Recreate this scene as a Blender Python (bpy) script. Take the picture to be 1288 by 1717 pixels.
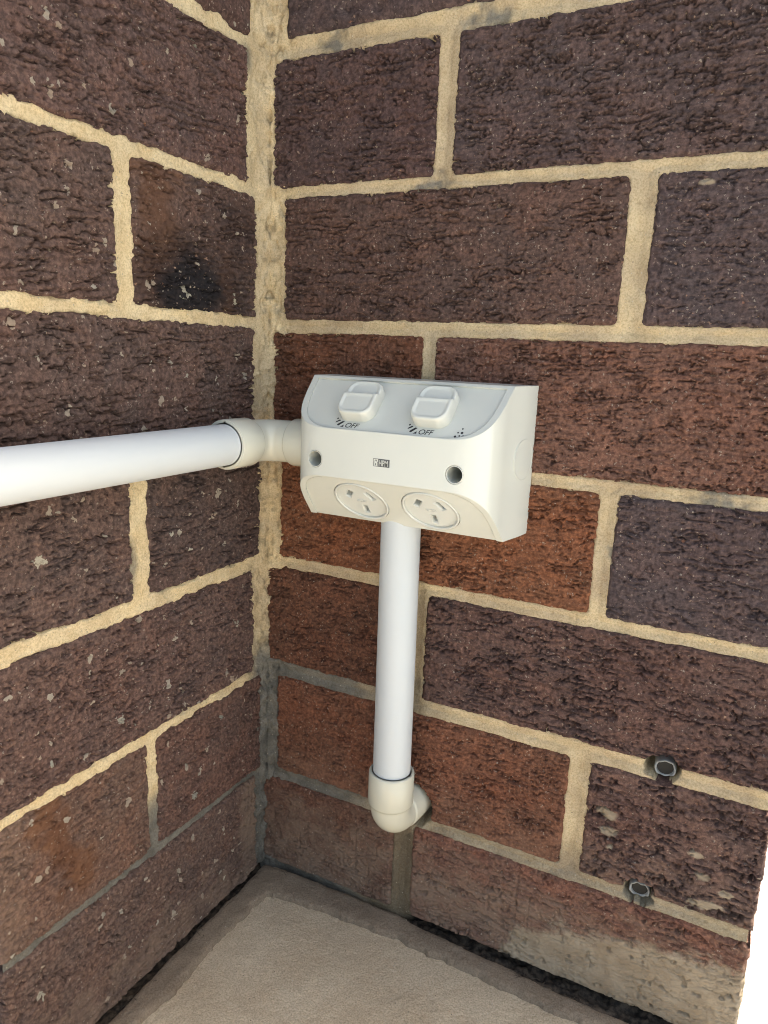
import bpy, bmesh, math, random
import numpy as np
from mathutils import Vector, Matrix
random.seed(7)
for o in list(bpy.data.objects): bpy.data.objects.remove(o)
S = bpy.context.scene
C = S.collection
# ------------------------------------------------------------------ camera
YAW, PITCH, ROLL = -0.46701, -0.21543, 0.04003
cam = bpy.data.cameras.new('camera'); camo = bpy.data.objects.new('camera', cam); C.objects.link(camo)
f = Vector((math.sin(YAW)*math.cos(PITCH), math.cos(YAW)*math.cos(PITCH), math.sin(PITCH)))
r = f.cross(Vector((0, 0, 1))).normalized(); u = r.cross(f)
r2 = math.cos(ROLL)*r + math.sin(ROLL)*u; u2 = -math.sin(ROLL)*r + math.cos(ROLL)*u
M = Matrix((r2, u2, -f)).transposed().to_4x4(); M.translation = (0.3141, -0.4317, 0.32683)
camo.matrix_world = M
cam.sensor_fit = 'VERTICAL'; cam.sensor_height = 36; cam.sensor_width = 27
cam.lens = 1223.75*36/1717
cam.clip_start = 0.005; cam.clip_end = 500
cam.dof.use_dof = True; cam.dof.focus_distance = 0.45; cam.dof.aperture_fstop = 40
S.camera = camo
# ------------------------------------------------------------------ world, sun, exposure
SUN_EL, SUN_AZ = math.radians(48), math.radians(32)      # azimuth from +Y towards +X: behind the brick wall
w = bpy.data.worlds.new('World'); S.world = w; w.use_nodes = True
nt = w.node_tree; bg = nt.nodes['Background']
sky = nt.nodes.new('ShaderNodeTexSky'); sky.sky_type = 'NISHITA'; sky.sun_disc = False
sky.sun_elevation = SUN_EL; sky.sun_rotation = SUN_AZ; sky.air_density = 1.0; sky.dust_density = 6.0; sky.ozone_density = .6
nt.links.new(sky.outputs[0], bg.inputs[0]); bg.inputs[1].default_value = 0.12
sl = bpy.data.lights.new('sun', 'SUN'); sl.energy = 3.5; sl.angle = math.radians(0.5); sl.color = (1, .985, .96)
so = bpy.data.objects.new('sun', sl); C.objects.link(so)
sd = Vector((math.sin(SUN_AZ)*math.cos(SUN_EL), math.cos(SUN_AZ)*math.cos(SUN_EL), math.sin(SUN_EL)))
so.rotation_euler = (-sd).to_track_quat('-Z', 'Y').to_euler()
S.view_settings.view_transform = 'Standard'; S.view_settings.look = 'None'
S.view_settings.gamma = 1; S.view_settings.exposure = 2.3
S.view_settings.use_white_balance = True
S.view_settings.white_balance_temperature = 7500; S.view_settings.white_balance_tint = 6
S.render.engine = 'CYCLES'
S.cycles.max_bounces = 6; S.cycles.diffuse_bounces = 3; S.cycles.glossy_bounces = 3
S.cycles.use_adaptive_sampling = False; S.cycles.use_denoising = True; S.cycles.denoiser = 'OPENIMAGEDENOISE'
S.cycles.denoising_input_passes = 'RGB_ALBEDO_NORMAL'; S.cycles.denoising_prefilter = 'ACCURATE'; S.cycles.filter_width = 1.0

# ------------------------------------------------------------------ numpy noise (arguments in mm / wavelength)
def _h(ix, iy, seed):
    n = (ix.astype(np.int64)*374761393 + iy.astype(np.int64)*668265263 + seed*1442695041) & 0xffffffff
    n = ((n ^ (n >> 13))*1274126177) & 0xffffffff
    n = ((n ^ (n >> 16))*2246822519) & 0xffffffff
    return ((n ^ (n >> 15)) & 0xffff)/32767.5 - 1
def vn(x, y, seed=0):
    x = np.asarray(x, float); y = np.asarray(y, float)
    ix = np.floor(x); iy = np.floor(y); fx = x-ix; fy = y-iy
    fx = fx*fx*fx*(fx*(fx*6-15)+10); fy = fy*fy*fy*(fy*(fy*6-15)+10)
    a = _h(ix, iy, seed); b = _h(ix+1, iy, seed); c = _h(ix, iy+1, seed); d = _h(ix+1, iy+1, seed)
    return (a*(1-fx)+b*fx)*(1-fy) + (c*(1-fx)+d*fx)*fy
def fbm(x, y, seed=0, n=3):
    s = 0; a = 1; t = 0
    for i in range(n):
        s = s + a*vn(x*2**i + 17.3*i, y*2**i - 9.1*i, seed+i*13); t += a; a *= .5
    return s/t
def sst(a, b, x):
    t = np.clip((x-a)/(b-a), 0, 1); return t*t*(3-2*t)

# ------------------------------------------------------------------ materials
MATS = {}
def newmat(name):
    m = bpy.data.materials.new(name); m.use_nodes = True; MATS[name] = m
    return m, m.node_tree, m.node_tree.nodes['Principled BSDF']
class NB:
    """small node builder"""
    def __init__(s, nt): s.nt = nt
    def n(s, t, **k):
        o = s.nt.nodes.new(t)
        for a, b in k.items(): setattr(o, a, b)
        return o
    def l(s, a, b): s.nt.links.new(a, b)
    def val(s, inp, v):
        if hasattr(v, 'is_linked') or hasattr(v, 'links'): s.l(v, inp)
        else: inp.default_value = v
    def noise(s, vec, scale, detail=3, rough=.55, dist=0):
        o = s.n('ShaderNodeTexNoise'); s.l(vec, o.inputs['Vector'])
        o.inputs['Scale'].default_value = scale; o.inputs['Detail'].default_value = detail
        o.inputs['Roughness'].default_value = rough; o.inputs['Distortion'].default_value = dist
        return o.outputs['Fac']
    def ramp(s, fac, a, b):
        o = s.n('ShaderNodeMapRange', interpolation_type='SMOOTHSTEP'); s.l(fac, o.inputs[0])
        o.inputs[1].default_value = a; o.inputs[2].default_value = b
        return o.outputs[0]
    def mix(s, fac, a, b, mode='MIX'):
        o = s.n('ShaderNodeMix', data_type='RGBA', blend_type=mode)
        s.val(o.inputs[0], fac)
        for i, v in ((6, a), (7, b)):
            if isinstance(v, tuple): o.inputs[i].default_value = v if len(v) == 4 else v+(1,)
            else: s.l(v, o.inputs[i])
        return o.outputs[2]
    def math(s, op, a, b=0.0):
        o = s.n('ShaderNodeMath', operation=op); s.val(o.inputs[0], a); s.val(o.inputs[1], b)
        return o.outputs[0]
    def scale(s, vec, v):
        o = s.n('ShaderNodeVectorMath', operation='MULTIPLY'); s.l(vec, o.inputs[0]); o.inputs[1].default_value = v
        return o.outputs[0]
    def pos(s): return s.n('ShaderNodeNewGeometry').outputs['Position']
    def bump(s, h, dist, strength=1.0, normal=None):
        o = s.n('ShaderNodeBump'); s.l(h, o.inputs['Height']); o.inputs['Distance'].default_value = dist
        o.inputs['Strength'].default_value = strength
        if normal: s.l(normal, o.inputs['Normal'])
        return o.outputs[0]
    def specks(s, vec, scale, rad, keep, seed=0.0):
        """irregular grains: mask + random value"""
        v = s.n('ShaderNodeTexVoronoi'); s.l(vec, v.inputs['Vector']); v.inputs['Scale'].default_value = scale
        sep = s.n('ShaderNodeSeparateColor'); s.l(v.outputs['Color'], sep.inputs[0])
        k = s.math('GREATER_THAN', sep.outputs[0], 1-keep)
        rr = s.math('MULTIPLY', sep.outputs[1], rad)
        m = s.math('LESS_THAN', v.outputs['Distance'], rr)
        return s.math('MULTIPLY', k, m), sep.outputs[2]

def brick_material(name, blotches):
    m, t, p = newmat(name); b = NB(t); pos = b.pos()
    oi = b.n('ShaderNodeObjectInfo')
    at = b.n('ShaderNodeAttribute', attribute_name='tint'); sep = b.n('ShaderNodeSeparateColor'); b.l(at.outputs['Color'], sep.inputs[0])
    n1 = b.noise(pos, 45, 4, .6, .6); n2 = b.noise(pos, 420, 3, .65); n3 = b.noise(b.scale(pos, (1, 1, 1)), 12, 2)
    col = b.mix(b.ramp(n1, .3, .75), oi.outputs['Color'], b.mix(1.0, oi.outputs['Color'], (1.35, 1.18, 1.08), 'MULTIPLY'))
    col = b.mix(b.math('MULTIPLY', b.ramp(n3, .45, .75), .35), col, b.mix(1.0, oi.outputs['Color'], (1.25, .95, .85), 'MULTIPLY'))
    col = b.mix(b.ramp(n2, .35, .7), b.mix(1.0, col, (.60, .58, .60), 'MULTIPLY'), b.mix(1.0, col, (1.28, 1.25, 1.22), 'MULTIPLY'))
    col = b.mix(at.outputs['Alpha'], col, b.mix(b.ramp(n1, .3, .7), (.15, .062, .032), (.24, .115, .06)))
    # dark fired blot, pale dust, old render smear
    col = b.mix(sep.outputs[1], col, (.012, .014, .018))
    du = b.math('MULTIPLY', sep.outputs[2], b.ramp(n1, .2, .6))
    col = b.mix(du, col, (.30, .215, .16))
    # grains of grog
    wn = b.n('ShaderNodeTexNoise'); b.l(pos, wn.inputs['Vector']); wn.inputs['Scale'].default_value = 620; wn.inputs['Detail'].default_value = 2
    wv = b.n('ShaderNodeVectorMath', operation='MULTIPLY_ADD'); b.l(wn.outputs['Color'], wv.inputs[0]); wv.inputs[1].default_value = (.003,)*3; b.l(pos, wv.inputs[2]); wp = wv.outputs[0]
    m1, r1 = b.specks(wp, 230, .28, .36)
    grain = b.mix(r1, (.46, .36, .27), (.36, .17, .11))
    col = b.mix(b.math('MULTIPLY', m1, .8), col, grain)
    m2, r2_ = b.specks(b.scale(wp, (1.3, 1.1, 1.2)), 480, .36, .34)
    col = b.mix(b.math('MULTIPLY', m2, .55), col, b.mix(r2_, (.55, .48, .40), (.32, .19, .14)))
    msk = b.math('MAXIMUM', m1, m2)
    if blotches:
        wn2 = b.n('ShaderNodeTexNoise'); b.l(pos, wn2.inputs['Vector']); wn2.inputs['Scale'].default_value = 210; wn2.inputs['Detail'].default_value = 3
        wv2 = b.n('ShaderNodeVectorMath', operation='MULTIPLY_ADD'); b.l(wn2.outputs['Color'], wv2.inputs[0]); wv2.inputs[1].default_value = (.008,)*3; b.l(pos, wv2.inputs[2])
        m3, r3 = b.specks(b.scale(wv2.outputs[0], (1, 1.1, .85)), 58, .29, .6)
        col = b.mix(b.math('MULTIPLY', m3, b.ramp(n2, .18, .5)), col, b.mix(r3, (.36, .34, .29), (.52, .47, .37)))
        m4, r4 = b.specks(b.scale(wv2.outputs[0], (1, 1.2, .9)), 115, .33, .5)
        col = b.mix(b.math('MULTIPLY', m4, .85), col, b.mix(r4, (.44, .40, .33), (.42, .32, .24)))
    sm = b.ramp(b.math('ADD', sep.outputs[0], b.math('MULTIPLY', b.noise(pos, 260, 5, .7), 1.1)), .80, 1.40)
    col = b.mix(b.math('MULTIPLY', sm, .92), col, b.mix(b.ramp(n1, .3, .7), (.36, .285, .20), (.48, .40, .30)))
    b.l(col, p.inputs['Base Color'])
    p.inputs['Roughness'].default_value = .92; p.inputs['Specular IOR Level'].default_value = .16
    hz = b.scale(pos, (1, 1, 2.2))
    h = b.noise(hz, 360, 6, .80, .4)
    h = b.math('ADD', h, b.math('MULTIPLY', msk, .18))
    b.l(b.bump(h, .0024, 1.0), p.inputs['Normal'])
    return m
brick_R = brick_material('brick_clay', False)
brick_L = brick_material('brick_clay_spattered', True)

def mortar_material():
    m, t, p = newmat('mortar'); b = NB(t); pos = b.pos()
    at = b.n('ShaderNodeAttribute', attribute_name='tint'); sep = b.n('ShaderNodeSeparateColor'); b.l(at.outputs['Color'], sep.inputs[0])
    n1 = b.noise(pos, 60, 4, .6); n2 = b.noise(pos, 900, 3, .7); n3 = b.noise(pos, 24, 3)
    cream = b.mix(b.ramp(n1, .3, .7), (.84, .655, .385), (.91, .75, .485))
    tan = b.mix(b.ramp(n1, .3, .7), (.50, .385, .255), (.64, .51, .345))
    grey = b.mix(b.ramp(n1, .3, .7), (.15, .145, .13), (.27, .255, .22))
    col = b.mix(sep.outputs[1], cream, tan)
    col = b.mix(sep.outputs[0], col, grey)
    col = b.mix(sep.outputs[2], col, (.025, .022, .02))
    st = b.math('MULTIPLY', b.ramp(n3, .60, .72), b.math('MULTIPLY', b.ramp(n1, .45, .7), .8))
    col = b.mix(st, col, (.12, .11, .09))
    col = b.mix(b.ramp(n2, .3, .62), b.mix(1.0, col, (.72, .69, .64), 'MULTIPLY'), col)
    mk, rr = b.specks(pos, 600, .28, .22)
    col = b.mix(b.math('MULTIPLY', mk, .75), col, b.mix(rr, (.16, .12, .08), (.75, .68, .55)))
    b.l(col, p.inputs['Base Color']); p.inputs['Roughness'].default_value = .95; p.inputs['Specular IOR Level'].default_value = .15
    h = b.noise(pos, 520, 5, .78)
    b.l(b.bump(h, .0024, 1.0), p.inputs['Normal'])
    return m
mortar = mortar_material()

def floor_material(name, c1, c2, c3):
    m, t, p = newmat(name); b = NB(t); pos = b.pos()
    n1 = b.noise(pos, 30, 5, .6); n2 = b.noise(pos, 850, 3, .7); n3 = b.noise(pos, 9, 3)
    col = b.mix(b.ramp(n1, .3, .7), c1, c2)
    col = b.mix(b.math('MULTIPLY', b.ramp(n3, .4, .7), .5), col, c3)
    col = b.mix(b.ramp(n2, .3, .65), b.mix(1.0, col, (.75, .73, .70), 'MULTIPLY'), b.mix(1.0, col, (1.1, 1.1, 1.1), 'MULTIPLY'))
    mk, rr = b.specks(pos, 480, .25, .14)
    col = b.mix(b.math('MULTIPLY', mk, .7), col, b.mix(rr, (.10, .08, .06), (.62, .55, .45)))
    b.l(col, p.inputs['Base Color']); p.inputs['Roughness'].default_value = .93; p.inputs['Specular IOR Level'].default_value = .2
    h = b.noise(pos, 620, 5, .74)
    b.l(b.bump(h, .0020, 1.0), p.inputs['Normal'])
    return m
concrete = floor_material('concrete', (.60, .475, .335), (.69, .565, .41), (.54, .42, .29))
skim = floor_material('mortar_skim', (.28, .215, .155), (.36, .28, .205), (.22, .165, .12))
pale_ground = floor_material('pale_concrete', (.40, .43, .46), (.46, .49, .52), (.36, .39, .42))

def plastic(name, col, rough=.35, grime=0.0, sss=.0, bevel=.0006):
    m, t, p = newmat(name); b = NB(t); pos = b.pos()
    n = b.noise(pos, 9, 2, .5)
    b.l(b.mix(b.ramp(n, .3, .8), col, tuple(x*(1-.02-grime) for x in col)), p.inputs['Base Color'])
    p.inputs['Roughness'].default_value = rough
    p.inputs['IOR'].default_value = 1.5
    bv = b.n('ShaderNodeBevel', samples=4); bv.inputs['Radius'].default_value = bevel
    b.l(bv.outputs[0], p.inputs['Normal'])
    return m
pl_box = plastic('white_abs', (.54, .55, .50), .25)
pl_switch = plastic('white_switch', (.555, .565, .515), .24)
pl_socket = plastic('white_socket', (.54, .555, .52), .3, bevel=.0004)
pl_pipe = plastic('white_pvc_conduit', (.49, .52, .535), .5)
pl_elbow = plastic('cream_pvc_elbow', (.53, .525, .45), .22, .04)
pl_elbow2 = plastic('yellowed_pvc_elbow', (.56, .545, .45), .26, .06)
pl_plug = plastic('grey_plug', (.27, .28, .28), .45, .2)
m_, t_, p_ = newmat('black_print'); p_.inputs['Base Color'].default_value = (.018, .018, .02, 1); p_.inputs['Roughness'].default_value = .5
m_, t_, p_ = newmat('grey_print'); p_.inputs['Base Color'].default_value = (.085, .085, .085, 1); p_.inputs['Roughness'].default_value = .5
m_, t_, p_ = newmat('cavity_shade'); p_.inputs['Base Color'].default_value = (.02, .018, .016, 1); p_.inputs['Roughness'].default_value = .9  # near-black colour standing in for shade inside holes and slots
m_, t_, p_ = newmat('core_shade'); p_.inputs['Base Color'].default_value = (.035, .028, .022, 1); p_.inputs['Roughness'].default_value = .95  # core coloured near black so the floor gap looks fully shaded
m_, t_, p_ = newmat('dry_debris'); b = NB(t_)
b.l(b.mix(b.ramp(b.noise(b.pos(), 260, 3), .35, .65), (.03, .022, .016), (.13, .095, .065)), p_.inputs['Base Color']); p_.inputs['Roughness'].default_value = .85
m_, t_, p_ = newmat('shade_eave_paint'); p_.inputs['Base Color'].default_value = (.7, .69, .66, 1); p_.inputs['Roughness'].default_value = .8
def wall_core_material():
    m, t, p = newmat('brickwork_far'); b = NB(t)
    geo = b.n('ShaderNodeNewGeometry'); s = b.n('ShaderNodeSeparateXYZ'); b.l(geo.outputs['Position'], s.inputs[0])
    cmb = b.n('ShaderNodeCombineXYZ'); b.l(b.math('ADD', s.outputs[0], s.outputs[1]), cmb.inputs[0]); b.l(s.outputs[2], cmb.inputs[1])
    br = b.n('ShaderNodeTexBrick'); b.l(cmb.outputs[0], br.inputs['Vector']); br.inputs['Scale'].default_value = 1
    br.inputs['Brick Width'].default_value = .24; br.inputs['Row Height'].default_value = .086; br.inputs['Mortar Size'].default_value = .005
    br.inputs['Color1'].default_value = (.10, .065, .055, 1); br.inputs['Color2'].default_value = (.14, .06, .04, 1); br.inputs['Mortar'].default_value = (.5, .38, .24, 1)
    b.l(br.outputs['Color'], p.inputs['Base Color']); p.inputs['Roughness'].default_value = .9
    return m
core_mat = wall_core_material()

# ------------------------------------------------------------------ helpers
def link(name, me, mat, parent=None, kind=None):
    o = bpy.data.objects.new(name, me); C.objects.link(o)
    if mat: me.materials.clear(); me.materials.append(mat)
    if parent: o.parent = parent
    if kind: o['kind'] = kind
    return o
def tag(o, label, cat, group=None):
    o['label'] = label; o['category'] = cat
    if group: o['group'] = group
    return o
def empty(name, loc=(0, 0, 0)):
    o = bpy.data.objects.new(name, None); C.objects.link(o); o.location = loc; o.empty_display_size = .02
    return o
def mesh_np(name, V, F, smooth=True, tint=None):
    me = bpy.data.meshes.new(name); V = np.asarray(V, np.float32); F = np.asarray(F, np.int32)
    me.vertices.add(len(V)); me.vertices.foreach_set('co', V.ravel())
    k = F.shape[1]
    me.loops.add(F.size); me.loops.foreach_set('vertex_index', F.ravel())
    me.polygons.add(len(F)); me.polygons.foreach_set('loop_start', np.arange(0, F.size, k, dtype=np.int32))
    me.polygons.foreach_set('loop_total', np.full(len(F), k, np.int32))
    me.update(calc_edges=True); me.validate()
    if smooth: me.polygons.foreach_set('use_smooth', np.ones(len(me.polygons), bool))
    if tint is not None:
        a = me.color_attributes.new('tint', 'FLOAT_COLOR', 'POINT')
        c = np.ones((len(V), 4), np.float32); tint = np.asarray(tint); c[:, :tint.shape[1]] = tint; a.data.foreach_set('color', c.ravel())
    return me
def toworld(side, U, Vv, Hh):
    """wall coordinates in mm (along, up, out) -> metres"""
    if side == 'R': P = np.stack([U, -Hh, Vv], -1)
    else: P = np.stack([Hh, -U, Vv], -1)
    return P*.001

# ------------------------------------------------------------------ brickwork layout (mm)
WEND_R, WEND_L = 351., 231.
ZR = [(-9, 1.5), (79.5, 92), (167, 176.5), (251, 259.5), (337, 347), (424, 432.5), (508.5, 522), (597, 607), (683, 693)]
ZL = [(-3.5, 4), (80, 88), (166.5, 177.5), (252, 260.5), (339, 348), (423.5, 432), (507.7, 517.5), (596, 606), (682, 692)]
ZB = -83.5
DK = (.090, .058, .052); DK2 = (.105, .067, .058); PU = (.078, .058, .060); RD = (.165, .064, .037); RD2 = (.150, .058, .036); BR = (.120, .058, .043); RB = (.145, .066, .046)
# course: list of (u0, u1, colour, roughness of the torn texture)
CR = [
    [(-4, 113.5, (.125, .066, .048), .7), (130.5, WEND_R, (.150, .075, .056), .8)],
    [(10, 235.5, (.150, .062, .042), .9), (249, WEND_R, (.115, .072, .062), 1.8)],
    [(.5, 118, (.115, .050, .036), .9), (131.5, WEND_R, (.098, .060, .053), 1.05)],
    [(11.5, 237.5, (.170, .066, .038), .85), (248, WEND_R, PU, .8)],
    [(4, 118, (.125, .052, .035), .9), (128, WEND_R, (.142, .074, .055), .9)],
    [(12.5, 236.5, (.092, .058, .050), .8), (250.5, WEND_R, PU, .6)],
    [(3.5, 119.5, (.080, .053, .052), 1.0), (132.5, WEND_R, (.084, .059, .058), 1.05)],
    [(13, 237, PU, 1.0), (250, WEND_R, DK, 1)],
    [(3, 119, DK, 1.0), (132, WEND_R, DK, 1)],
]
CL = [
    [(13, WEND_L, (.115, .078, .066), .9)],
    [(8, 115.5, (.115, .070, .058), .9), (125.5, WEND_L, (.130, .082, .064), .9)],
    [(17, WEND_L, (.110, .072, .063), 1.1)],
    [(8, 117, (.085, .060, .055), 1.15), (132, WEND_L, (.105, .072, .064), 1.2)],
    [(16, WEND_L, (.098, .066, .058), 1.3)],
    [(14, 122, (.105, .070, .060), .9), (135.5, WEND_L, (.100, .068, .060), 1.1)],
    [(23, WEND_L, (.105, .068, .062), 1.1)],
    [(18, 123, DK, 1), (133, WEND_L, DK, 1)],
    [(18, WEND_L, DK, 1)],
]
def rects(side):
    out = []
    Z, CC = (ZR, CR) if side == 'R' else (ZL, CL)
    for i, c in enumerate(CC):
        z0 = (ZB if side == 'R' else ZB-2.5) if i == 0 else Z[i-1][1]; z1 = Z[i][0]
        g = 1.1 if side == 'L' else .8
        for (a, b_, col, rg) in c: out.append((a-g, b_+(g if b_ < WEND_L else 0), z0-g*(i > 0), z1+g, col, rg, i))
    return out
HOLES = {'R': [(290.5, 88.2, 9.4, 26, 2.6), (285.7, 1.0, 8.8, 26, 2.6), (126.5, 9.5, 17.6, 24, 1.6)], 'L': []}
def carve(side, U, Vv, Hh):
    for (a, b_, rr, dep, irr) in HOLES[side]:
        d = np.hypot(U-a, Vv-b_) + irr*fbm(U/5, Vv/5, 77, 2)
        Hh = Hh - dep*sst(rr+.5, rr-.7, d)
    return Hh

def brick_face(side, a, b_, z0, z1, rough, seed, step):
    nu = max(3, int((b_-a)/step)); nv = max(3, int((z1-z0)/step))
    us = np.linspace(a, b_, nu+1); vs = np.linspace(z0, z1, nv+1)
    U, Vv = np.meshgrid(us, vs)
    u0, v0 = U+seed*531.7, Vv+seed*217.3
    # distance to the outline, with rounded corners and a nibbled edge
    rc = 4.0; hx, hy = (b_-a)/2, (z1-z0)/2
    qx = np.abs(U-(a+b_)/2)-hx+rc; qy = np.abs(Vv-(z0+z1)/2)-hy+rc
    e = rc-(np.hypot(np.maximum(qx, 0), np.maximum(qy, 0))+np.minimum(np.maximum(qx, qy), 0))
    edge = np.ones_like(U)*(.9 if side == 'R' else 1.5)
    edge = edge+1.3*sst(30, 12, U-max(a, 0)+0*U)*(a < 30)
    e = e+edge*fbm(u0/7, v0/5, 5, 3)+.1
    Hh = -2.8*np.clip(1-e/2.4, 0, 1)**1.6
    Hh = Hh+.6*fbm(u0/45, v0/35, 1, 2)
    zz = .85+.45*(((seed*37) % 11)/10.); ff = .75+.5*(((seed*53) % 13)/12.)   # every brick was dragged a little differently
    U_, V_ = u0, v0; u0, v0 = u0/zz, v0/zz+.04*(((seed*29) % 7)-3)*u0
    # torn drag texture: smooth patches that end in lips running along the brick, with an open tear under each lip
    wx = 1.7*fbm(u0/38, v0/11, 11, 4)+.36*fbm(u0/2.6, v0/3, 21, 2)
    amp = sst(-.45, .25, fbm(u0/30, v0/12, 31, 3))
    t = v0/6.2+wx; saw = t-np.floor(t)
    lip = np.where(saw < .90, (.90-saw)/.90, (saw-.90)/.10)
    tear = np.exp(-((saw-.85)/.065)**2)
    t2 = v0/3.6+1.3*fbm(u0/20+40, v0/7, 41, 4); saw2 = t2-np.floor(t2)
    saw2 = (t2+.25*fbm(u0/2.2+9, v0/2.6, 42, 2)) % 1.0
    lip2 = np.where(saw2 < .84, (.84-saw2)/.84, (saw2-.84)/.16)
    tear2 = np.exp(-((saw2-.74)/.10)**2)
    amp2 = sst(-.15, .4, fbm(u0/15, v0/7, 51, 2))
    br = sst(-.2, .2, fbm(u0/9, v0/6, 52, 3))            # tears are broken into short runs
    Hh = Hh+rough*(1.55*ff*amp*(lip-.6)-3.6*ff*amp*br*tear+.8*amp2*(lip2-.5)-2.8*amp2*br*tear2)
    cr2 = np.abs(fbm(u0/15+31, v0/4, 57, 3)-.08); g2 = sst(.0, .35, fbm(u0/11, v0/9, 58, 2)+.05)
    Hh = Hh-rough*2.6*g2*sst(.075, .015, cr2)
    u0, v0 = U_, V_
    # pits and fine grain
    pit = sst(.48, .66, fbm(u0/2.8, v0/2.0, 61, 2)); Hh = Hh-rough*1.7*pit
    # a few short vertical drag scratches
    scr = sst(.62, .8, vn(u0/2.2, v0/17, 71))*sst(.1, .5, vn(u0/30, v0/30, 72)); Hh = Hh-.8*scr
    Hh = Hh+.28*fbm(u0/1.7, v0/1.4, 81, 2)
    Hh = np.minimum(Hh, .9)
    Hh = carve(side, U, Vv, Hh)
    # nibble the in-plane outline a little
    k = np.clip(1-e/3, 0, 1)
    Uo = U+k*.5*vn(u0/4, v0/4, 91); Vo = Vv+k*.5*vn(u0/4, v0/4, 92)
    return Uo, Vo, Hh, nu, nv
def grid_faces(nu, nv, flip=False):
    i = np.arange(nv)[:, None]*(nu+1)+np.arange(nu)[None]
    Fq = np.stack([i, i+1, i+nu+2, i+nu+1], -1).reshape(-1, 4)
    return Fq[:, ::-1] if flip else Fq
def make_brick(side, spec, seed, parent, mat):
    a, b_, z0, z1, col, rg, course = spec
    step = .6 if course < 7 else 3.0
    if side == 'R' and (a > 300): step = 2
    Uo, Vo, Hh, nu, nv = brick_face(side, a, b_, z0, z1, rg, seed, step)
    n = (nu+1)*(nv+1)
    # tint: x = render smear, y = dark blot, z = dust
    T = np.zeros((n, 4)); uu, vv = Uo.ravel(), Vo.ravel()
    ns = fbm(uu/14+seed, vv/10, 101, 3)
    if side == 'R':
        if course == 0:
            if a > 100:
                lim = -43+18*sst(250, 350, uu)-20*sst(250, 190, uu)-60*sst(215, 180, uu)
                T[:, 0] = sst(17, -15, vv-lim+9*ns)
            T[:, 2] = .85*sst(0, -60, vv+25*ns)
        elif course == 1:
            T[:, 2] = .25*sst(40, 0, vv+20*ns)
            if a > 200:
                for (cx, cz, rx, rz) in ((262, 49, 6, 3), (263, 37, 6, 3), (266, 27, 3, 3), (314, 40, 5, 2), (321, 27, 7, 3), (334, 20, 4, 2), (318, 8, 8, 2), (330, 10, 8, 2)):
                    T[:, 0] = np.maximum(T[:, 0], .85*sst(1.5, .3, np.hypot((uu-cx)/rx, (vv-cz)/rz)+.9*ns))
        elif course == 5 and a > 200:
            T[:, 0] = .8*sst(1.15, .7, np.hypot((uu-274)/7, (vv-419)/3)+.8*ns)
    else:
        if course == 5 and b_ < 130:
            d = np.hypot((uu-78)/40, (vv-356)/31)+.22*ns
            T[:, 1] = np.maximum(.9*sst(1.15, .5, d), .5*sst(2.0, .7, d))
            T[:, 3] = .55*sst(1.2, .2, np.hypot((uu-104)/22, (vv-385)/45)+.8*ns)+.4*sst(1.2, .2, np.hypot((uu-45)/12, (vv-362)/25)+.8*ns)
            d2 = np.hypot((uu-35)/28, (vv-398)/26)+.3*ns; T[:, 1] = np.maximum(T[:, 1], .45*sst(1.1, .4, d2))
        if course == 0:
            T[:, 2] = np.maximum(.55*sst(-45, -80, vv+30*ns), .9*sst(38, 22, uu+8*ns)*sst(20, -15, vv))
        if course == 1:
            T[:, 2] = .3*sst(200, 226, uu+20*ns)
            T[:, 3] = .75*sst(1.2, .2, np.abs((uu-186)-.35*(vv-40))/14+1.0*ns)*sst(4, 20, vv)
    s0 = np.clip(T[:, 0], 0, 1).reshape(Hh.shape)*sst(0, 4, np.minimum.reduce([Uo-a, b_-Uo, Vo-z0, z1-Vo]))
    Hh = Hh*(1-.65*s0)+s0*(.35+.5*fbm(Uo/6, Vo/6, 401, 3)-2.0*sst(.5, .62, fbm(Uo/4.2, Vo/4.2, 402, 2)))
    P = toworld(side, Uo, Vo, Hh).reshape(-1, 3)
    # sides: border loop pushed back into the wall
    idx = np.arange(n).reshape(nv+1, nu+1)
    ring = np.concatenate([idx[0, :-1], idx[:-1, -1], idx[-1, :0:-1], idx[:0:-1, 0]])
    Ub, Vb = Uo.ravel()[ring], Vo.ravel()[ring]
    B = toworld(side, Ub, Vb, np.full(len(ring), -70.))
    Fq = grid_faces(nu, nv, side == 'L')
    m_ = len(ring); j = np.arange(m_); k = (j+1) % m_
    Fs = np.stack([ring[j], n+j, n+k, ring[k]], -1)
    if side == 'L': Fs = Fs[:, ::-1]
    V = np.vstack([P, B]); ctr = V.mean(0); V = V-ctr
    me = mesh_np('brick', V, np.vstack([Fq, Fs]), True, np.vstack([T, np.zeros((m_, 4))]))
    o = link('brick', me, mat, parent); o.location = ctr; g_ = (col[0]+col[1]+col[2])/3; o.color = tuple((1.46, 1.45, 1.42)[i_]*(c_*.88+g_*.12)*(1.08 if col[0] > 2.3*col[1] and i_ == 1 else 1) for i_, c_ in enumerate(col))+(1,)
    return o
def rect_sdf(U, Vv, RS):
    d = np.full(U.shape, 1e3)
    for (a, b_, z0, z1, *_r) in RS:
        qx = np.abs(U-(a+b_)/2)-(b_-a)/2+3; qy = np.abs(Vv-(z0+z1)/2)-(z1-z0)/2+3
        d = np.minimum(d, np.hypot(np.maximum(qx, 0), np.maximum(qy, 0))+np.minimum(np.maximum(qx, qy), 0)-3)
    return d      # > 0 in the joints
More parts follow.
